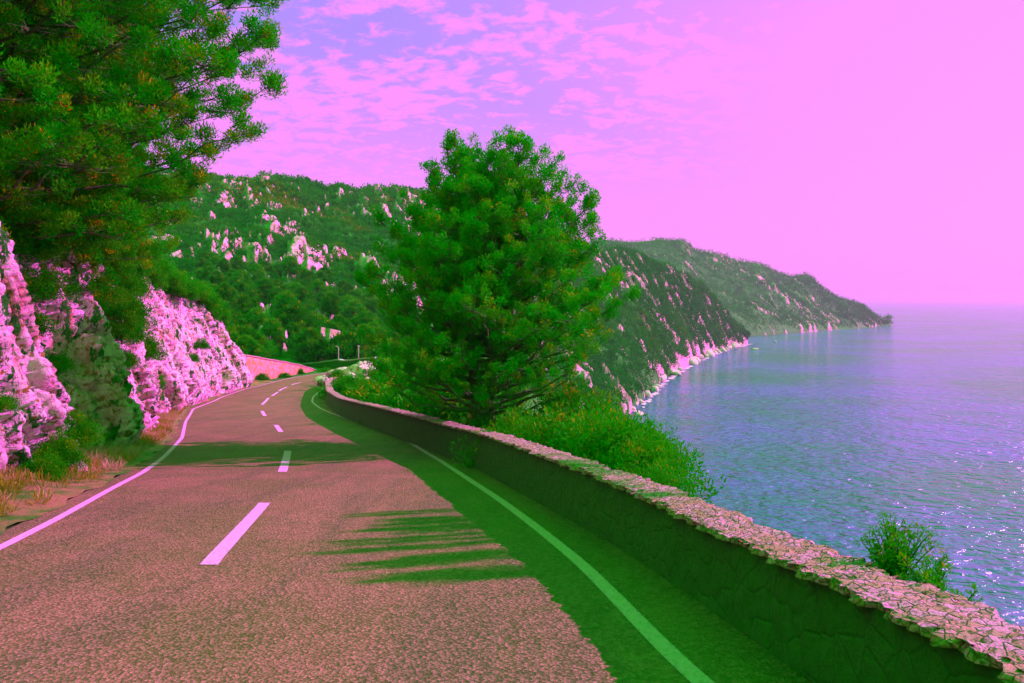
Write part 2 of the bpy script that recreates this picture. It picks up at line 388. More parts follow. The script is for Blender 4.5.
# ------------------------------------------------------------------ parapet wall: rough stone face + irregular coping
def build_parapet():
    root = empty('parapet_wall', (float(XW(6.)), 6., float(g(6.))))
    L = np.array(root.location)
    tag(root, 'long low rough stone parapet wall curving along the seaward edge of the road', 'wall')
    ys = ystep(-8, 84, .022, .16, 55); ys = ys[:]
    # inner face
    vs = np.linspace(0, 1, 16); Y, Vv = np.meshgrid(ys, vs, indexing='ij'); H = WH(Y)-.02
    s = Y*1.05; f1, f2, idv = cells(s*4.5+.3*fbm(s*2,Vv*2,1,2), Vv*H*7.5+.3*fbm(s*2,Vv*2,6,2), 3); e = np.clip((f2-f1)*4, 0, 1)
    dxx = .005*(1-e)-(idv-.5)*.010+.012*fbm(Y*9, Vv*6, 2, 3)
    X = XW(Y)+dxx+.02+.05*Vv
    face = np.stack([X, Y, g(Y)+Vv*H-.02], -1)
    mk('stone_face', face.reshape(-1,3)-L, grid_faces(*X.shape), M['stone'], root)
    # coping
    us = np.concatenate([[-.03, -.015], np.linspace(-.01, .47, 22), [.475, .48]]); Y, U = np.meshgrid(ys, us, indexing='ij')
    s = Y*1.04
    wob = .25*fbm(s*3, U*3, 5, 2)
    f1, f2, idv = cells(s*11.0+wob, U*16.0+.3*wob+fbm(s*1.5, U, 8, 2), 21); e = np.clip((f2-f1)*3.2, 0, 1)
    top = WH(Y)-.02+.010*e+.016*(idv-.5)+.022*fbm(s*12, U*16, 4, 4, .7)-.04*np.clip(fbm(s*2.2, U*2.2, 9, 3)-.15, 0, 1)
    edge = np.clip(np.minimum(U+.03, .48-U)/.03, 0, 1)
    Z = g(Y)+np.where(edge <= 0, WH(Y)-.05, top)
    rag = np.where(U < .1, (idv-.5)*.07*(1-U/.1)-.03*(1-e)*(U<.05)*-1, 0)+np.where(U > .38, (idv-.5)*.08, 0)
    X = XW(Y)+.02+U+rag+.02*(U < .0)
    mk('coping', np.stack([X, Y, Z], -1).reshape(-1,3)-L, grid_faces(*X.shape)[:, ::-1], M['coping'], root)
    # seaward face
    ys2 = ystep(-8, 84, .3, .8); vs = np.linspace(0, 1, 6); Y, Vv = np.meshgrid(ys2, vs, indexing='ij')
    X = XW(Y)+.49+.25*(1-Vv)+.03*fbm(Y*3, Vv*3, 1, 3)
    mk('seaward_face', np.stack([X, Y, g(Y)-1.6+Vv*(WH(Y)+1.55)], -1).reshape(-1,3)-L, grid_faces(*X.shape)[:, ::-1], M['stone'], root)
build_parapet()

# ------------------------------------------------------------------ rock cutting on the left
def ridge_prot(Y, v):
    """how far the face stands out towards the road: buttresses with gullies between them"""
    q = Y+v*.55
    c = np.array([-20, 4, 9, 13.2, 17.2, 19.2, 21.6, 23.0, 26.0, 29, 33, 38, 44, 50, 56, 63, 70, 76, 80, 90])
    a = np.array([.3, .3, .9, 1.1, 1.0, -1.1, .8, .9, -.2, .9, .0, -.8, .9, 1.2, .9, 1.3, 1.2, .6, -1.5, -5])
    return np.interp(q, c, a)
def cliff_top(Y): return np.interp(Y, [-10, 8, 14, 20, 30, 45, 55, 66, 78, 86], [4.5, 4.8, 5.6, 6.2, 7.0, 8.6, 8.8, 8.0, 5.9, 3])
def cliff_pt(Y, v):
    H = cliff_top(Y); a = np.minimum(v, H); b = np.maximum(v-H, 0)
    X = XL(Y)-verge_w(Y)-.2-.38*a-1.9*b+.75*ridge_prot(Y, a)*np.clip(.35+a*.5, 0, 1)*np.where(b > 0, np.exp(-b), 1)
    return X, g(Y)-.15+a+b*.95
Ys = ystep(2, 84, .05, .16, 40); vs = np.concatenate([np.linspace(-.3, 10, 230), np.linspace(10.2, 22, 24)])
Y, V_ = np.meshgrid(Ys, vs, indexing='ij'); X, Z = cliff_pt(Y, V_)
sc_ = np.interp(Y, [0, 20, 60], [1, .8, .5])
Yl = Y+Z*.45      # fracture planes lean with the buttresses
d = (.34*fbm(Yl*.8*sc_, Z*.22*sc_, X*.3, 4, .55, True)+.22*fbm(Yl*3.0*sc_, Z*.55*sc_, X*.5, 5, .62)+.20*fbm(Yl*8*sc_, Z*2.0*sc_, X, 5, .68)+.2*fbm(Y*.35, Z*.5, 5, 3))/np.sqrt(sc_)
for fy, fz, amp_, sd_ in ((.8, .17, .75, 33), (2.1, .42, .40, 44), (5.2, 1.6, .07, 55)):
    cu = Yl*fy*sc_+.35*fbm(Y*fy, Z*fy, sd_, 3); cv = Z*fz*sc_+.5*fbm(Y*fy, Z*fz, sd_+4, 3)
    f1, f2, idv = cells(cu, cv, sd_)
    tilt = (cu-np.floor(cu)-.5)*(idv*7.3 % 1-.35)          # slabs of different slant, cracked apart
    d += amp_*((idv-.5)+.5*tilt-.55*np.clip(1-(f2-f1)*9, 0, 1))/np.sqrt(sc_)
d *= np.clip((V_+.3)/1.0, .15, 1)
o = mk('cliff', np.stack([X+d, Y-.12*d, Z+.25*d], -1).reshape(-1,3), grid_faces(*X.shape)[:, ::-1], M['rock'])
tag(o, kind='structure')

# ------------------------------------------------------------------ sea
n = 60; xs = np.array([-30000, -6000, -1500, -300, 0, 300, 1500, 6000, 30000.]); ysq = np.array([-6000, -500, 0, 200, 600, 1500, 4000, 10000, 24000.])
XX, YY = np.meshgrid(xs, ysq, indexing='ij')
tag(mk('sea', np.stack([XX, YY, 0*XX+SEA], -1).reshape(-1,3), grid_faces(9, 9)[:, ::-1], M['sea']), kind='structure')

# ------------------------------------------------------------------ hills
def rockiness(X, D, Z, nsc):
    k = nsc/.022; a = fbm(X*.22*k+Z*.14*k, D*.06*k, Z*.06*k, 4, .65)*1.5-.1; b = fbm(X*.012*k, D*.012*k, 4, 3)
    u = np.clip((X+260)/-60, -.3, 1)*0
    sh = np.clip(1-(Z-SEA)/np.clip(D*.035, 14, 60), 0, 1)
    px_ = 512+F*X/D; left = np.exp(-((px_-262)/38)**2-((HY-F*(Z-CAMZ)/D-225)/42)**2)*.5
    return np.clip(.31+1.0*a+.45*b+(.40 if nsc > .015 else .16)*sh**2.2+left*.5-(nsc<.015)*.14+(nsc>.015)*.09*np.clip((px_-585)/30, 0, 1), 0, 1)
def hill(name, px, foot, ridge, D0, D1, mat, nt=150, pw=.8, amp=3.0, nsc=.02, back=1.5):
    yr = np.interp(px, *ridge); yf = np.interp(px, *foot); d0 = np.interp(px, *D0); d1 = np.interp(px, *D1)
    t = np.linspace(0, 1, nt); tb = np.linspace(1.04, back, 14)
    T = np.concatenate([t, tb]); PX, TT = np.meshgrid(px, T, indexing='ij')
    D = d0[:,None]+(d1-d0)[:,None]*TT; tt = np.minimum(TT, 1)
    y = yf[:,None]+(yr-yf)[:,None]*tt**pw
    Z = CAMZ-(y-HY)*D/F; Z -= np.maximum(TT-1, 0)*(d1-d0)[:,None]*.8
    X = (PX-512)/F*D
    am = amp*np.clip(tt*6, .0, 1)*np.clip((D-60)/200, .25, 3)
    n1 = fbm(X*nsc, D*nsc, Z*nsc*.6, 6, .55, True)
    am_top = np.where(tt > .93, .35, 1)
    Z = Z+(n1-.15)*am*am_top*1.0
    Z = np.where(TT <= 0.001, np.minimum(Z, np.where(d0[:,None] > 300, SEA-3, Z-4)), Z)
    rk_ = rockiness(X, D, Z, nsc); Z = Z+np.clip(rk_-.42, 0, .5)*amp*2.4*(tt > .01)*np.where(tt > .93, .25, 1)
    o = mk(name, np.stack([X, D, Z], -1).reshape(-1,3), grid_faces(*X.shape), mat, smooth=False, attr=rk_.ravel())
    tag(o, kind='structure'); return np.stack([X, D, Z], -1)[:, :nt]
# near hill and its ridge running down to the water
shore = [(600,452),(615,430),(630,414),(642,401),(661,382),(683,368),(705,357.5),(725,350),(745,345),(748,344)]
sD = [F*60/(y-HY) for _, y in shore]
fx = [-900, 0, 200, 280, 330, 400, 470, 530, 570]; fD = [118, 118, 116, 112, 112, 116, 135, 190, 260]; fz = [2, 0, -4, -7.0, -8.2, -11, -22, -40, -54]
foot = ([*fx, *[s[0] for s in shore]], [*[HY+F*(CAMZ-z)/d for z, d in zip(fz, fD)], *[s[1] for s in shore]])
D0 = (foot[0], [*fD, *sD])
ridge = ([-900,0,150,239,267,285,306,322,339,356,377,404,440,500,560,600,618,642,674,705,730,745,748],
         [60,120,170,182,176,181,182,190,187,193,187,189,196,212,238,252,250,257,271,287,320,339,343])
D1 = ([-900,0,267,404,500,600,642,705,745,748],[420,450,520,600,640,700,760,950,1085,1075])
px = np.concatenate([np.linspace(-900, 180, 80), np.linspace(184, 748, 420)])
HN = hill('hillside', px, foot, ridge, D0, D1, M['hill'], nt=230, pw=.85, amp=4.5, nsc=.022)
# far headland
sh2 = [(590,352),(700,342),(749,337),(767,335.5),(800,333),(830,330.5),(860,328.5),(883,326.3),(890,326)]
foot2 = ([s[0] for s in sh2], [s[1] for s in sh2]); D02 = (foot2[0], [F*60/(y-HY) for y in foot2[1]])
ridge2 = ([590,599,630,642,680,696,721,740,761,780,795,811,830,852,868,883,890],[240,241,242,241,242,252,257,263,265,274,277,280,295,304,316,324,325.5])
D12 = ([590,700,811,890],[1750,1800,1900,1880])
HF = hill('headland', np.linspace(590, 890, 420), foot2, ridge2, D02, D12, M['head'], nt=150, pw=.75, amp=9, nsc=.008, back=1.3)

# ------------------------------------------------------------------ foliage builders
def unit(n, r):
    v = r.normal(size=(n,3)); return v/np.linalg.norm(v, axis=1)[:,None]
def blades(mb, centres, rad, per, ln, wd, r, tone, up=.5, jit=.25):
    """leaf-sized quads spread through tufts: centres (n,3), rad (n,3)"""
    n = len(centres); c = np.repeat(centres, per, 0); rr = np.repeat(rad, per, 0); tn = np.repeat(tone, per)
    u = unit(n*per, r)*(r.random((n*per,1))**.45); p = c+u*rr
    d = u*1.0+unit(n*per, r)*.7; d[:,2] += up; d /= np.linalg.norm(d, axis=1)[:,None]
    s = np.cross(d, unit(n*per, r)); s /= np.linalg.norm(s, axis=1)[:,None]+1e-9
    l = ln*(.6+.8*r.random((n*per,1))); ww = wd*(.6+.8*r.random((n*per,1)))
    V = np.stack([p-s*ww*.5, p+s*ww*.5, p+s*ww*.28+d*l, p-s*ww*.28+d*l], 1).reshape(-1,3)
    Q = np.arange(n*per*4).reshape(-1,4)
    tv = np.clip(tn+(r.random(n*per)-.5)*jit+.12*u[:,2], 0, 1)
    mb.add(V, Q, tone=np.repeat(tv, 4))
def bez(a, b, c, n):
    t = np.linspace(0, 1, n)[:,None]; return (1-t)**2*a+2*t*(1-t)*b+t*t*c
def pine(name, prof, H, r, nclump, per, blade, trunk_r=.2, trunks=1, lean=(0,0), nlimb=40, tuft=(.32,.42), shell=.45, mat='pine',
         crown0=.2, spray=0, squash=1.0, gap=0.0, bulge=0.0, lobe=.25, spread=1.0, lvar=(.80,1.05), thin=0.0, gz=.9, droop=.0, mats=None):
    """prof: [(height fraction, radius m)]; returns (trunk mesh, limbs mesh, crown mesh), base at origin"""
    hs = np.array([p[0] for p in prof]); rs = np.array([p[1] for p in prof])
    tb = MB(); axes = []
    for k in range(trunks):
        a = np.zeros(3); tx = (k-(trunks-1)/2)*H*.14
        top = np.array([lean[0]*H*.5+tx, lean[1]*H*.5, H*.93*(1-.08*k)])
        mid = np.array([lean[0]*H*.1+tx*.35, lean[1]*H*.1, H*.4])
        P = bez(a, mid, top, 22); P[1:-1] += r.normal(size=(20,3))*[.03,.03,0]*trunk_r*3
        if k: P = P[2:]; 
        tb.tube(P, np.linspace(trunk_r*(1 if k == 0 else .75), .03, len(P))*np.linspace(1, .9, len(P)), 9)
        axes.append(P)
    lb = MB(); nodes = []; fl = []
    for k in range(nlimb):
        ax = axes[k % len(axes)]; f = crown0+(1-crown0)*((k+.5)/nlimb)**.9*.97
        hz = f*H; s = ax[np.argmin(np.abs(ax[:,2]-max(hz*.80-.25, .15*H)))]
        ph = k*2.399+r.random()*.8; R_ = np.interp(f, hs, rs)*(lvar[0]+(lvar[1]-lvar[0])*r.random())
        cx = np.array([lean[0]*H*.45*f+bulge*math.sin(math.pi*f), lean[1]*H*.45*f])
        e = np.array([cx[0]+math.cos(ph)*R_, cx[1]+math.sin(ph)*R_*squash, hz+.05*R_-droop*R_])
        m = (s+e)/2+[0,0,-.12*R_]; P = bez(s, m, e, 9); P[1:-1] += r.normal(size=(7,3))*.05*R_*.5
        lb.tube(P, np.linspace(max(.018, trunk_r*.32*(1-f*.6)), .010, 9), 5)
        nodes.append(P[2:]); fl.append(f)
    N = np.vstack(nodes)
    # clumps around limb nodes and on the outer shell
    cen = []
    tries = 0
    if spray: nclump = 0
    while len(cen) < nclump and tries < nclump*8:
        tries += 1
        f = r.random()**.85*(1-crown0)+crown0; R_ = np.interp(f, hs, rs)
        ph = r.random()*2*math.pi; q = (shell+(1-shell)*r.random()**.6)*(1+.10*math.sin(3*ph+f*9)+.08*math.sin(7*ph-f*21))
        q *= 1+lobe*1.6*fbm(np.array([math.cos(ph)*1.6+3]), np.array([math.sin(ph)*1.6+3]), np.array([f*5.0]), 2)[0]
        p = np.array([lean[0]*H*.45*f+bulge*math.sin(math.pi*f)+math.cos(ph)*R_*q, lean[1]*H*.45*f+math.sin(ph)*R_*q*squash, f*H-droop*R_*q])
        if gap > 0 and fbm(np.array([p[0]*.55+5]), np.array([p[1]*.55]), np.array([p[2]*gz]), 2)[0] < -1+gap: continue
        if thin and f < .55 and r.random() < thin*(1-(f-crown0)/(.55-crown0)): continue
        cen.append(p)
    if spray:
        near = []
        for P, f_ in zip(nodes, fl):
            dv = P[-1]-P[0]; Ln = np.linalg.norm(dv); sd = np.cross(dv/Ln, [0,0,1.]); sd /= np.linalg.norm(sd)+1e-9
            m = int(spray*Ln)+4
            for _ in range(m):
                if thin and f_ < .55 and r.random() < thin*(1-(f_-crown0)/(.55-crown0)): continue
                t = r.random()**.75; q = P[0]*(1-t)+P[-1]*t*1.0 if len(P) < 3 else P[min(len(P)-1, int(t*len(P)))]+dv/Ln*r.normal()*.08
                w_ = (.20+.55*math.sin(math.pi*min(1, .15+t*.8)))*Ln*.42
                o_ = sd*w_*(r.random()*2-1)+np.array([0,0,1.])*(.02+.34*r.random()**1.3)*spread+dv/Ln*.25*t*r.random()
                cen.append(q+o_); near.append(q)
        ax = axes[0][-1]
        for _ in range(26): q = ax*[1,1,.93+.0*_]; cen.append(q+r.normal(size=3)*[.28,.28,.35]+[0,0,.1]); near.append(q)
        cen = np.array(cen); near = np.array(near)
    else:
      cen = np.array(cen)
      dd = ((cen[:,None,:]-N[None,:,:])**2).sum(2); j = dd.argmin(1); near = N[j]
      cen = near+(cen-near)*np.minimum(1, 1.35/np.sqrt(dd.min(1))[:,None]+.35)
    for p, q in zip(cen, near):
        m = (p+q)/2-[0,0,.06]; lb.tube(np.array([q, m, p]), [.012,.009,.005], 3, cap=False)
    cb = MB(); nn = len(cen)
    rad = np.stack([tuft[0]*(.7+.7*r.random(nn))]*2+[tuft[1]*(.7+.6*r.random(nn))], 1)
    blades(cb, cen, rad, per, *blade, r, r.random(nn)*.78, up=.7, jit=.55)
    return tb.data('trunk', M['bark'], True), lb.data('limbs', M['bark'], True), cb.data('crown', M[mat])
def place(name, datas, loc, rz=0, sc=1.0, label=None, cat='tree', group=None, names=('trunk','limbs','crown'), s3=None):
    root = empty(name, loc, rz); root.scale = s3 or (sc, sc, sc)
    for nm, me in zip(names, datas):
        o = bpy.data.objects.new(nm, me); C.objects.link(o); o.parent = root
    tag(root, label, cat, group); return root
def copy_tree(src, loc, rz, sc, label=None):
    c = src.copy(); C.objects.link(c); c.location = loc; c.rotation_euler = (0,0,rz); c.scale = sc
    if label: c['label'] = label
    for ch in src.children:
        d = ch.copy(); C.objects.link(d); d.parent = c
    return c

# --- the pine in the middle, beyond the parapet
r = np.random.default_rng(11)
cp = pine('centre', [(0,.6),(.24,2.0),(.32,3.2),(.42,3.9),(.53,3.9),(.65,3.4),(.78,2.9),(.88,2.2),(.95,1.4),(1.0,.4)], 10.9, r, 1750, 110, (.056,.028),
          trunk_r=.27, trunks=2, lean=(.06,.0), nlimb=150, spray=8, spread=.75, lvar=(.70,1.12), tuft=(.15,.18), shell=.30, crown0=.29, gap=.86, bulge=.30, lobe=.32, thin=.92)
place('pine_tree', cp, (-.95, 24.3, -4.4), 0.0, label='large green pine with a forked dark trunk standing just beyond the parapet wall', cat='tree')
# --- umbrella pine whose tufts throw the spiky shadows on the near lane (stands right of the frame)
r = np.random.default_rng(5)
up_ = pine('umbrella', [(0,.3),(.80,.5),(.98,.5),(.985,.5),(1.0,.4)], 16, r, 34, 150, (.14,.026), trunk_r=.12, nlimb=22, tuft=(.07,.46), shell=.2, squash=6.6, crown0=.978, lean=(0,0))
place('umbrella_pine', up_, (13.3, 13.9, -9.3), .0, label='flat-topped umbrella pine on the sea slope right of the parapet wall', cat='tree')
# --- big pines above the cutting on the left
r = np.random.default_rng(21)
bp = pine('big', [(0,3.0),(.1,4.8),(.2,6.0),(.33,6.6),(.42,7.0),(.55,7.7),(.8,6.8),(1.0,2.5)], 13, r, 4300, 130, (.070,.026), trunk_r=.26, trunks=2, lean=(.10,-.05), nlimb=190, spray=6.4, spread=.8, lvar=(.80,1.05),
          tuft=(.20,.20), shell=.15, crown0=.08, gap=.86, gz=1.9, lobe=.2, mat='bigpine')
bp2 = pine('big', [(0,1.2),(.15,3.6),(.4,4.6),(.7,3.8),(1.0,.8)], 10, r, 2000, 150, (.08,.028), trunk_r=.2, trunks=1, lean=(.05,.05), nlimb=80, spray=5, lvar=(.6,1.1),
          tuft=(.21,.22), shell=.1, gz=1.6, crown0=.10, gap=.97, mat='bigpine')
A = place('pine_tree', bp, (-12.8, 18, 1.5), .3, .95, label='tall spreading pine with bare pale limbs overhanging the rock cutting at the upper left', group='pines above the rock cutting')
B = place('pine_tree', bp2, (-15.5, 24, 3.0), 1.3, 1.15, label='bushy pine behind the tallest one at the upper left, above the cutting', group='pines above the rock cutting')
copy_tree(B, (-12.8, 11.5, 2.2), 3.1, (1.0,)*3, 'pine at the left edge of the photo above the nearest rock buttress')
copy_tree(A, (-21, 30, 6), 2.4, (1.0,)*3, 'pine standing higher up the bank behind the foremost pines')
copy_tree(B, (-20.5, 38, 1.5), 4.4, (.95,)*3, 'low pine over the middle of the rock cutting, right of the big pines')
copy_tree(B, (-12.8, 19.6, .6), 5.4, (.62,.62,.62), 'small pine right below the big overhanging pine, over the shaded gully')

# --- bushes
def bush(r, w, h, n, per, blade, mat='bush', tuft=.22):
    st = MB(); cb = MB(); cen = []
    for k in range(9):
        a = k*2.4; e = np.array([math.cos(a)*w*.6, math.sin(a)*w*.6, h*(.5+.4*r.random())])*(.6+.4*r.random())
        st.tube(bez(np.array([0,0,-.1]), e*[.3,.3,.7], e, 6), np.linspace(.035, .008, 6), 4)
    u = unit(n, r); u[:,2] = np.abs(u[:,2])*1.0-.1; q = (.55+.5*r.random(n))*(1+.18*np.sin(5*np.arctan2(u[:,1],u[:,0])+3*u[:,2]*2))
    cen = u*q[:,None]*[w,w,h]; cen[:,2] += .08
    cen += fbm(cen[:,0]*1.5, cen[:,1]*1.5, cen[:,2]*1.5, 2)[:,None]*u*.3*w
    blades(cb, cen, np.full((n,3), tuft)*(.7+.6*r.random((n,1))), per, *blade, r, r.random(n)*.78, up=.6, jit=.5)
    return st.data('stems', M['bark'], True), cb.data('foliage', M[mat])
r = np.random.default_rng(31)
BU = [bush(r, 1.0, .95, 170, 70, (.055,.024)) for _ in range(3)]           # fine, near
BF = [bush(r, 1.6, 1.7, 190, 50, (.13,.055), tuft=.33) for _ in range(3)]  # coarse, for 30 m and more
bproto = {}
def put_bush(kind, i, loc, sc, label, group, rz=None, name='bush'):
    key = (kind, i % 3, name)
    sc3 = (sc*(.85+.3*r.random()), sc*(.85+.3*r.random()), sc*(.8+.35*r.random())) if np.isscalar(sc) else sc
    rz = r.random()*6.28 if rz is None else rz
    if key not in bproto:
        bproto[key] = place(name, (BU if kind == 'n' else BF)[i % 3], loc, rz, label=label, cat='bush', group=group, names=('stems','foliage'), s3=sc3)
        return bproto[key]
    c = copy_tree(bproto[key], loc, rz, sc3, label); c['group'] = group; return c
# bank above the cutting: bushes hanging over the lip of the rock
lab = 'green and ochre bush on the lip of the rock cutting'
k = 0
for Yb in np.concatenate([np.arange(7, 30, .85), np.arange(30, 78, 1.9)]):
    for row in range(3 if Yb < 30 else 3):
        H = float(cliff_top(Yb)); v = H-.35+row*(.85 if Yb < 30 else 1.5)+r.normal()*.35
        X, Z = cliff_pt(np.array(float(Yb)), np.array(v))
        put_bush('n' if Yb < 30 else 'f', k, (float(X)-.15+r.normal()*.2, float(Yb)+r.normal()*.3, float(Z)-.15), (.75+.45*r.random())*(.72 if Yb < 17 else 1 if Yb < 30 else .85), lab, 'bushes along the lip of the cutting'); k += 1
# bushes in the gullies of the cutting
for Yb, vv, s in [(18.2,5.0,.9),(17.6,5.8,.9),(18.4,4.1,.8),(18.9,5.4,.9),(19.6,5.6,.8),(18.2,3.3,.6),(24.8,4.6,.8),(27,5.2,.9),(31,5.4,.9),(34,5.9,1.),(36,3.9,.9),(39,6.3,1.1),(35,6.8,1.1),(42,8.1,1.1),(18.9,2.4,.5),(26,3.5,.8),(26.3,4.3,.8),(25.5,2.6,.55),(16.2,.9,.5),(15.2,.5,.45),(14.4,.35,.4),(33,4.2,.8),(37.5,4.6,1.0),(38.2,3.2,.9),(38.4,1.9,.7),(36.5,5.5,1.),(21,4.0,.5),(29.5,4.9,.6),(59,4.0,.55),(54,3.1,.55),(9.5,2.5,.35),(11.8,3.2,.35),(12.6,1.6,.3)]:
    X, Z = cliff_pt(np.array(float(Yb)), np.array(vv))
    put_bush('n', k, (float(X)+.40, Yb, float(Z)-.1), s*1.1, 'bush growing in a gully or crack of the rock face', 'bushes on the rock face'); k += 1
# seaward bushes beyond the parapet
sea_b = [(530,440,20,1.5),(560,450,19,1.6),(590,452,17.5,1.6),(620,462,16.5,1.5),(636,476,15.5,1.0),(652,486,14,.6),(610,440,21,1.7),(570,425,25,2.0),(540,430,27,2.0),(636,446,19,1.2),(510,455,18,1.2),(500,432,24,1.6),(455,425,30,1.7),(425,418,36,1.8),(400,410,42,1.9),(440,412,36,2.0),(410,400,48,2.2),(375,398,52,1.6),(350,394,60,1.5)]
for i, (pxx, pyy, D, s) in enumerate(sea_b):
    z = CAMZ-(pyy-HY)*D/F
    put_bush('n' if D < 30 else 'f', i, ((pxx-512)/F*D, D, z-s*.5), s if D < 30 else s*.8, 'olive green bush rising from the sea slope just beyond the parapet', 'bushes beyond the parapet')
# small plant above the parapet at the right
r = np.random.default_rng(41)
def sprig(n, h, r):
    st = MB(); cb = MB()
    for k in range(n):
        a = r.random()*6.28; e = np.array([math.cos(a)*h*.45*r.random(), math.sin(a)*h*.4*r.random(), h*(.55+.45*r.random())])
        P = bez(np.zeros(3), e*[.2,.2,.6], e, 8); st.tube(P, np.linspace(.008,.003,8), 4)
        cen = P[2:]+r.normal(size=(6,3))*.012
        blades(cb, cen, np.full((6,3), .035), 26, .022, .008, r, np.linspace(.1,.85,6)*(.7+.3*r.random()), up=.5)
    return st.data('stems', M['bark'], True), cb.data('leaves', M['bush'])
for pxx, pyy, h, n, lb in [(895,585,.26,30,'leafy sprig with ochre tips showing above the parapet against the sea'),(930,597,.16,14,'low sprig just right of the leafy one behind the parapet'),(955,612,.10,8,'tiny sprig behind the parapet nearest the right edge of the photo')]:
    X, Y = unproj(pxx, pyy, .60); X = float(XW(Y))+.62
    D = X*F/(pxx-512)
    place('sprig', sprig(n, h+.25, r), (X, D, float(g(D))+.32), 0, label=lb, cat='plant', names=('stems','leaves'))

# --- dry grass and weeds on the verge and at the foot of the cutting
gb = MB(); r = np.random.default_rng(51)
n = 2600; yv = 5+r.random(n)**1.3*45; t = r.random(n)**.7
xv = XL(yv)-.5-t*(verge_w(yv)+.1); dens = fbm(xv*1.2, yv*1.2, 3, 3); keep = (dens > -.15) | (r.random(n) < .25)
xv, yv, dens = xv[keep], yv[keep], dens[keep]; n = len(xv)
zv = g(yv)+np.clip(XL(yv)-.3-xv, 0, 3)*.08
blades(gb, np.stack([xv, yv, zv+.05], 1), np.tile([[.09,.09,.06]], (n,1))*(1+r.random((n,1))), 26, .13, .012, r, np.clip(.45+.8*dens+.4*r.random(n), 0, 1), up=1.2)
tag(gb.build('dry_grass', M['dry']), 'ochre dry grass and weeds along the foot of the rock cutting', 'grass', kind='stuff')
# loose rock on the verge
def boulder(r, s, seg=3):
    import bmesh
    bm = bmesh.new(); bmesh.ops.create_icosphere(bm, subdivisions=seg, radius=1)
    V = np.array([v.co[:] for v in bm.verts]); T = np.array([[v.index for v in f.verts] for f in bm.faces]); bm.free()
    o3 = r.random(3)*20
    rr = 1+.35*fbm(V[:,0]*1.1+o3[0], V[:,1]*1.1+o3[1], V[:,2]*1.1+o3[2], 4, .6, True)
    # flatten along a few random planes: fractured faces
    P = V*rr[:,None]
    for _ in range(7):
        nn = unit(1, r)[0]; d_ = P@nn; lim = .55+.25*r.random(); P = P-np.maximum(d_-lim, 0)[:,None]*nn*.85
    return P*s, T
for (pxx, pyy, s, lb) in [(70,474,(.42,.3,.26),'pale fractured rock lying in the weeds of the verge'),(62,469,(.24,.2,.17),'smaller pale rock leaning behind the fractured one on the verge')]:
    X, Y = unproj(pxx, pyy); V, T = boulder(r, np.array(s))
    o = mk('rock', V, T, M['rock']); o.location = (X, Y, float(g(Y))+s[2]*.35); tag(o, lb, 'rock')

# ------------------------------------------------------------------ far end of the road: walls, posts, rocks
def stonewall(name, pts, tops, thick, mat, label, capmat=None, base_drop=1.0):
    pts = np.array(pts, float); seg = np.r_[0, np.cumsum(np.linalg.norm(np.diff(pts, axis=0), axis=1))]
    s = np.linspace(0, seg[-1], int(seg[-1]/.3)+2); X = np.interp(s, seg, pts[:,0]); Y = np.interp(s, seg, pts[:,1]); T = np.interp(s, seg, tops)
    T = T+.05*fbm(s*1.3, 0*s, 2, 3)
    dx = np.gradient(X); dy = np.gradient(Y); L_ = np.hypot(dx, dy); nx, ny = -dy/L_, dx/L_
    base = g(Y)-base_drop
    root = empty(name, (X[0], Y[0], base[0])); L = np.array(root.location); tag(root, label, 'wall')
    nv = 12; v = np.linspace(0, 1, nv); V = []
    def sheet(o):
        XX = X[:,None]+nx[:,None]*o+.06*fbm(s[:,None]*1.5+0*v, v*4+0*s[:,None], o, 3); YY = Y[:,None]+ny[:,None]*o+0*v; ZZ = base[:,None]+(T-base)[:,None]*v
        return np.stack([XX, YY, ZZ], -1).reshape(-1,3)
    F1 = grid_faces(len(s), nv); A_ = sheet(-thick/2); B_ = sheet(thick/2)
    i = np.arange(len(s)-1)*nv+nv-1; n_ = len(A_)
    topf = np.stack([i, i+nv, i+nv+n_, i+n_], 1)
    e0 = np.stack([np.arange(nv-1), np.arange(nv-1)+1, np.arange(nv-1)+1+n_, np.arange(nv-1)+n_], 1); e1 = e0+(len(s)-1)*nv
    mk('masonry', np.vstack([A_, B_])-L, np.vstack([F1, F1[:, ::-1]+n_, topf, e0, e1]), mat, root)
    # coping course
    mb = MB(); w_ = thick/2+.06
    for o1 in [0]:
        Va = np.stack([X-nx*w_, Y-ny*w_, T+.003], 1); Vb = np.stack([X+nx*w_, Y+ny*w_, T+.003], 1); Vc = Vb+[0,0,.16]; Vd = Va+[0,0,.16]
        m = len(X); V = np.vstack([Va, Vb, Vc, Vd])-L; i = np.arange(m-1)
        Q = np.vstack([np.stack([i+a*m, i+1+a*m, i+1+b*m, i+b*m], 1) for a, b in ((0,1),(1,2),(2,3),(3,0))]+[np.array([[0,m,2*m,3*m],[m-1,2*m-1,3*m-1,4*m-1]])])
        mb.add(V, Q)
    mb.build('coping', capmat or mat, root); return root
def W3(px_, D): return ((px_-512)/F*D, D)
def zt(py, D): return CAMZ-(py-HY)*D/F
stonewall('retaining_wall', [W3(240,81), W3(258,84.5), W3(297,96), W3(318,104)], [zt(355.5,81), zt(358.5,84.5), zt(365.5,96), zt(372,104)], .5, M['farstone'],
          'orange and pink stone wall along the outside of the far bend', M['coping'])
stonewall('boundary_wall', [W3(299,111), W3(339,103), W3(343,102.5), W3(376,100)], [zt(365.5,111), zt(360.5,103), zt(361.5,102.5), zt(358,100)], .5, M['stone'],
          'dark shaded stone wall with a pale coping on the upper stretch beyond the bend', M['metal'], base_drop=2.5)
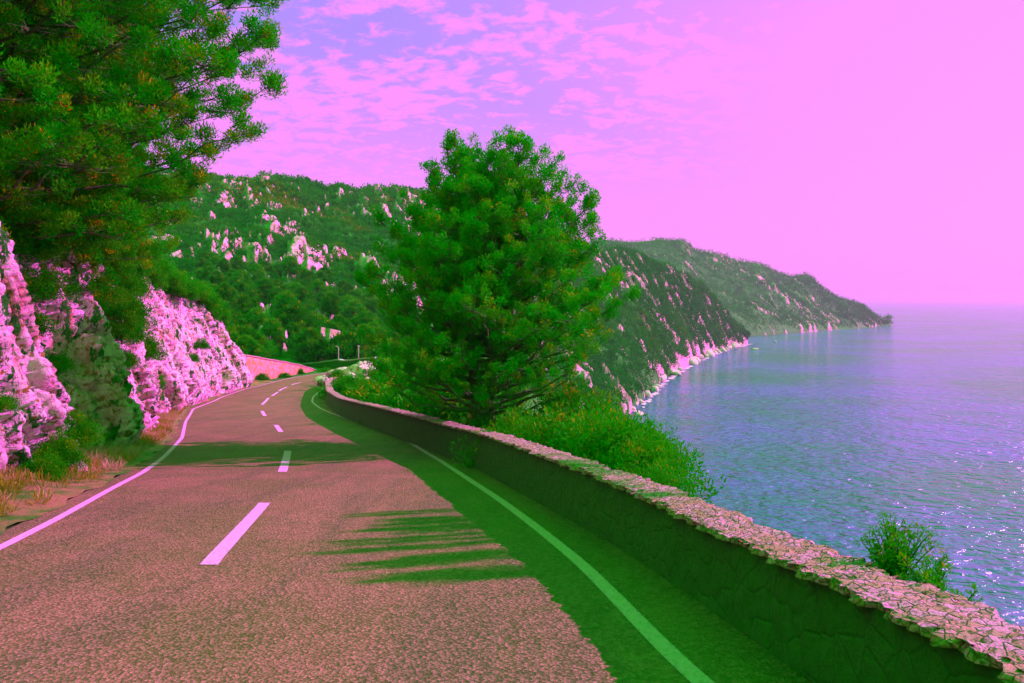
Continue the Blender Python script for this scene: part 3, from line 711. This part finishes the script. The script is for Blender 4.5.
def post(px_, D, ytop, ybot, label, hook):
    X, Y = W3(px_, D); zb = zt(ybot, D); h = zt(ytop, D)-zb
    root = empty('road_post', (X, Y, zb)); tag(root, label, 'post', 'slim pale posts beyond the far bend')
    mb = MB(); mb.tube([[0,0,-.5],[0,0,h*.5],[0,0,h]], [.05,.045,.04], 8); mb.build('pole', M['metal'], root, True)
    mb = MB()
    if hook: mb.tube([[0,0,h],[-.10,0,h+.16],[-.22,0,h+.22]], [.04,.04,.035], 6); mb.box((-.3,0,h+.22), (.24,.16,.09))
    else: mb.box((-.02,0,h+.08), (.26,.12,.22))
    mb.build('lamp_head' if hook else 'cap', M['metal'], root)
post(338.5, 105, 348, 360, 'slim pale post with a bent head standing behind the far wall, left of two', True)
post(358.5, 103.5, 347, 359, 'slim pale post with a small box head behind the far wall, right of two', False)
r = np.random.default_rng(61)
# pale rocks at the end of the parapet and beyond
rk = [(323,381,70,(.75,.6,.5)),(331,374,78,(.6,.5,.45)),(345,371,84,(1.2,.9,.6)),(357,374,80,(1.5,1,.9)),(366,371,82,(1.1,.9,1.0)),(352,378,74,(.9,.7,.5)),(372,376,76,(.8,.7,.8)),(362,381,70,(1.1,.8,.5)),(378,384,66,(.7,.6,.6)),
      (452,362,86,(1.7,1.3,1.1)),(440,367,84,(1.4,1.1,.8)),(462,366,85,(1.6,1.1,.7)),(450,371,82,(1.3,1.1,.8)),(432,372,80,(1.1,.9,.8)),(470,372,84,(1.0,.9,.6))]
spec = {0:'round pale boulder at the far end of the parapet'}
for i, (a, b, D, s) in enumerate(rk):
    V, T = boulder(r, np.array(s)); o = mk('boulder', V, T, M['rock']); X, Y = W3(a, D); o.location = (X, Y, zt(b, D)); o.rotation_euler.z = r.random()*6
    if i == 0: tag(o, spec[0], 'boulder')
    else: tag(o, 'pale pink boulder among the bushes below the far bend' if i < 9 else 'pale pink outcrop boulder seen behind the big pine' , 'boulder', 'boulders below the far bend' if i < 9 else 'outcrop behind the big pine')
# far verge bushes round the bend
for i, (a, b, D, s) in enumerate([(338,377,76,1.0),(345,382,72,.9),(352,388,66,.9),(372,390,64,1.3),(390,395,58,1.6),(388,378,72,1.8),(400,385,66,2.0),(382,368,90,2.0),(420,395,56,2.0),(398,370,88,2.6),(415,378,76,2.4),(440,385,66,2.2),(430,360,95,2.6),(475,380,70,2.6),(500,385,66,2.4),(415,358,100,2.8),(325,371,100,1.0),(285,375,90,.7),(262,378,84,.7),(300,372,96,.6),(205,335,92,3.2),(222,342,98,3),(238,348,103,2.8),(255,350,112,3.2),(270,352,118,3.2),(286,354,122,3.2),(302,352,125,3.2),(318,354,126,3),(334,350,127,3.4),(350,350,127,3.2),(366,348,126,3.4),(382,352,124,3.),(398,352,120,3.2)]):
    put_bush('f', i, (*W3(a, D), zt(b, D)-s*.5), s*.62, 'green and ochre bush around the far bend of the road', 'bushes around the far bend')

# --- individually standing pines and holm oaks on the near part of the hillside
r = np.random.default_rng(71)
HT = [pine('hill', [(0,.9),(.2,1.9),(.45,2.3),(.7,1.9),(1.0,.4)], 5.0, r, 150, 46, (.34,.12), trunk_r=.13, nlimb=14, tuft=(.42,.42), shell=.3, crown0=.12, mat=m_) for m_ in ('hillpine','bush','hillpine')]
HT.append(pine('hill', [(0,1.2),(.2,2.4),(.5,2.7),(.8,1.9),(1.0,.6)], 4.2, r, 170, 46, (.34,.13), trunk_r=.13, nlimb=14, tuft=(.45,.40), shell=.3, crown0=.1, mat='scrubleaf'))
hp = {}
nj, ni = HN.shape[0], HN.shape[1]
cnt = 0; placed = []
for tr_ in range(6000):
    if cnt >= 235: break
    j = r.integers(90, 440); D = 114+r.random()**1.5*165
    col = HN[j]; i = int(np.argmin(np.abs(col[:,1]-D)))
    if col[-1,1] < D or i < 2: continue
    p = col[i]
    if p[2] < -45: continue
    if any((p[0]-q[0])**2+(p[1]-q[1])**2 < (4.0*(.7+D/300))**2 for q in placed): continue
    placed.append(p); k = int(r.integers(0, 4)); s = .75+.55*r.random(); cnt += 1
    loc = (float(p[0]), float(p[1]), float(p[2])-.5)
    lb = ['dense dark green pine on the slope across the bend','olive and ochre leaved tree on the slope across the bend','dense dark green pine on the slope across the bend','broad low ochre-green tree on the slope across the bend'][k]
    gp = ['dark pines on the slope across the bend','olive trees on the slope across the bend','dark pines on the slope across the bend','broad low trees on the slope across the bend'][k]
    sc3 = (s*(.9+.3*r.random()), s*(.9+.3*r.random()), s)
    if k not in hp: hp[k] = place('hillside_tree', HT[k], loc, r.random()*6, label=lb, group=gp, s3=sc3)
    else: copy_tree(hp[k], loc, r.random()*6, sc3)
for i in range(34):
    X, Y = W3(120+160*r.random(), 78+32*r.random())
    if X > XL(Y)-5 and Y < 98: continue
    k = i % 4; s = .8+.4*r.random(); c = copy_tree(hp[k], (float(X), float(Y), float(near_z(np.array(float(X)), np.array(float(Y))))-.4), r.random()*6, (s, s, s*.9), 'green tree on the bank above the far end of the rock cutting'); c['group'] = 'trees on the bank above the far cutting'
# --- the rest of the hillside scrub reads as one mass
def scrub(name, HGT, n, dmin, size, per, bl, mat, label, seed, rock_gap=True, shorecut=6, nsc=.022):
    r = np.random.default_rng(seed); nj, ni, _ = HGT.shape
    jj = r.random(n)*(nj-1.01); tt = r.random(n)**.8*(ni-1.01); a = jj.astype(int); b = tt.astype(int)
    fa = (jj-a)[:,None]; fb = (tt-b)[:,None]
    P = HGT[a,b]*(1-fa)*(1-fb)+HGT[a+1,b]*fa*(1-fb)+HGT[a,b+1]*(1-fa)*fb+HGT[a+1,b+1]*fa*fb
    keep = (P[:,1] > dmin) & (P[:,2] > SEA+shorecut*.3+shorecut*r.random(n)**2)
    q = rockiness(P[:,0], P[:,1], P[:,2], nsc); keep &= (q < .62) & ((q < .50) | (r.random(n) < .35))
    P = P[keep]; m = len(P); s = size*(.6+.9*r.random(m))*np.clip(P[:,1]/300, .7, 2.2)
    mb = MB(); P[:,2] += s*.15
    tn = np.clip(.35+.9*fbm(P[:,0]*.02, P[:,1]*.02, 3, 3)+.45*(r.random(m)-.5), 0, 1)*.9
    dd = np.clip(P[:,1]/300, .7, 2.2)
    # blades with size following distance
    nblk = 4; order = np.argsort(P[:,1])
    for blk in np.array_split(order, nblk):
        f = float(dd[blk].mean()); blades(mb, P[blk], np.stack([s[blk]]*2+[s[blk]*.85], 1), per, bl[0]*f, bl[1]*f, r, tn[blk], up=.5, jit=.15)
    tag(mb.build(name, M[mat]), label, 'scrub', kind='stuff')
scrub('hillside_scrub', HN[60:], 26000, 118, 1.35, 24, (.75,.42), 'scrubleaf', 'mixed green scrub and low trees covering the hillside above the bay', 81)
scrub('bank_scrub', HN[62:84], 5000, 118, 1.35, 24, (.75,.42), 'scrubleaf', 'green scrub on the slope behind the big pines at the left', 83)
scrub('headland_scrub', HF, 9000, 1000, 3.6, 12, (1.1,.62), 'farleaf', 'dark green woodland covering the far headland', 82, shorecut=14, nsc=.008)

# shore rocks and foam at the waterline
r = np.random.default_rng(91)
for i in range(46):
    t = r.random()**.8; px_ = 628+(748-628)*t; y_ = np.interp(px_, [s[0] for s in shore], [s[1] for s in shore]); D = F*60/(y_-HY)
    s = (1.2+2.5*r.random())*D/700+1; V, T = boulder(r, np.array([s*1.4, s*1.2, s]), 2); o = mk('shore_rock', V, T, M['rock'])
    o.location = ((px_-512)/F*D+r.normal()*2-1, D+r.normal()*3, SEA+s*.3); tag(o, 'pink sea-worn rock at the foot of the nearer hillside', 'rock', 'rocks along the near shore')
for a, b, s, lb in [(755,349.5,2.2,'small dark rock in the water off the point of the nearer ridge'),(775,342,1.5,'tiny islet further out from the point of the nearer ridge'),(886,325.6,7,'low islet off the tip of the far headland')]:
    D = F*60/(b-HY); V, T = boulder(r, np.array([s*1.8,s,s*.8]), 2); o = mk('islet', V, T, M['rock']); o.location = ((a-512)/F*D, D, SEA+s*.2); tag(o, lb, 'rock')
mb = MB()
for i in range(170):
    px_ = 626+r.random()**.8*124; y_ = np.interp(px_, [s[0] for s in shore], [s[1] for s in shore]); D = F*60/(y_-HY)+r.normal()*1.0
    c = np.array([(px_-512)/F*D+1.5+r.random()*3, D, SEA+.05]); k = 9; th = np.arange(k)*2*math.pi/k
    rr = (.8+2.2*r.random())*(.6+.7*r.random(k)); V = np.stack([c[0]+np.cos(th)*rr, c[1]+np.sin(th)*rr*1.6, np.full(k, c[2]+i*.0012)], 1)
    mb.add(np.vstack([V, [c[0], c[1], c[2]+.10+i*.0012]]), None, np.stack([np.arange(k), (np.arange(k)+1) % k, np.full(k, k)], 1))
tag(mb.build('sea_foam', M['foam']), 'white foam along the foot of the near shore', 'foam', kind='stuff')

# ------------------------------------------------------------------ haze
HAZE = 0.00008
if HAZE > 0:
    mb = MB(); mb.box((0, 8000, 55-32), (50000, 30000, 170)); mz = bpy.data.materials.new('haze_air'); mz.use_nodes = True
    t = NT(mz.node_tree); t.n.clear(); vp = t.new('ShaderNodeVolumePrincipled'); vp.inputs['Color'].default_value = (.75, .22, .95, 1)
    vp.inputs['Density'].default_value = HAZE; vp.inputs['Anisotropy'].default_value = .3
    out = t.new('ShaderNodeOutputMaterial'); t.l.new(vp.outputs[0], out.inputs['Volume'])
    hz = mb.build('haze', mz); tag(hz, 'thin sea haze filling the bay', 'haze', kind='stuff')
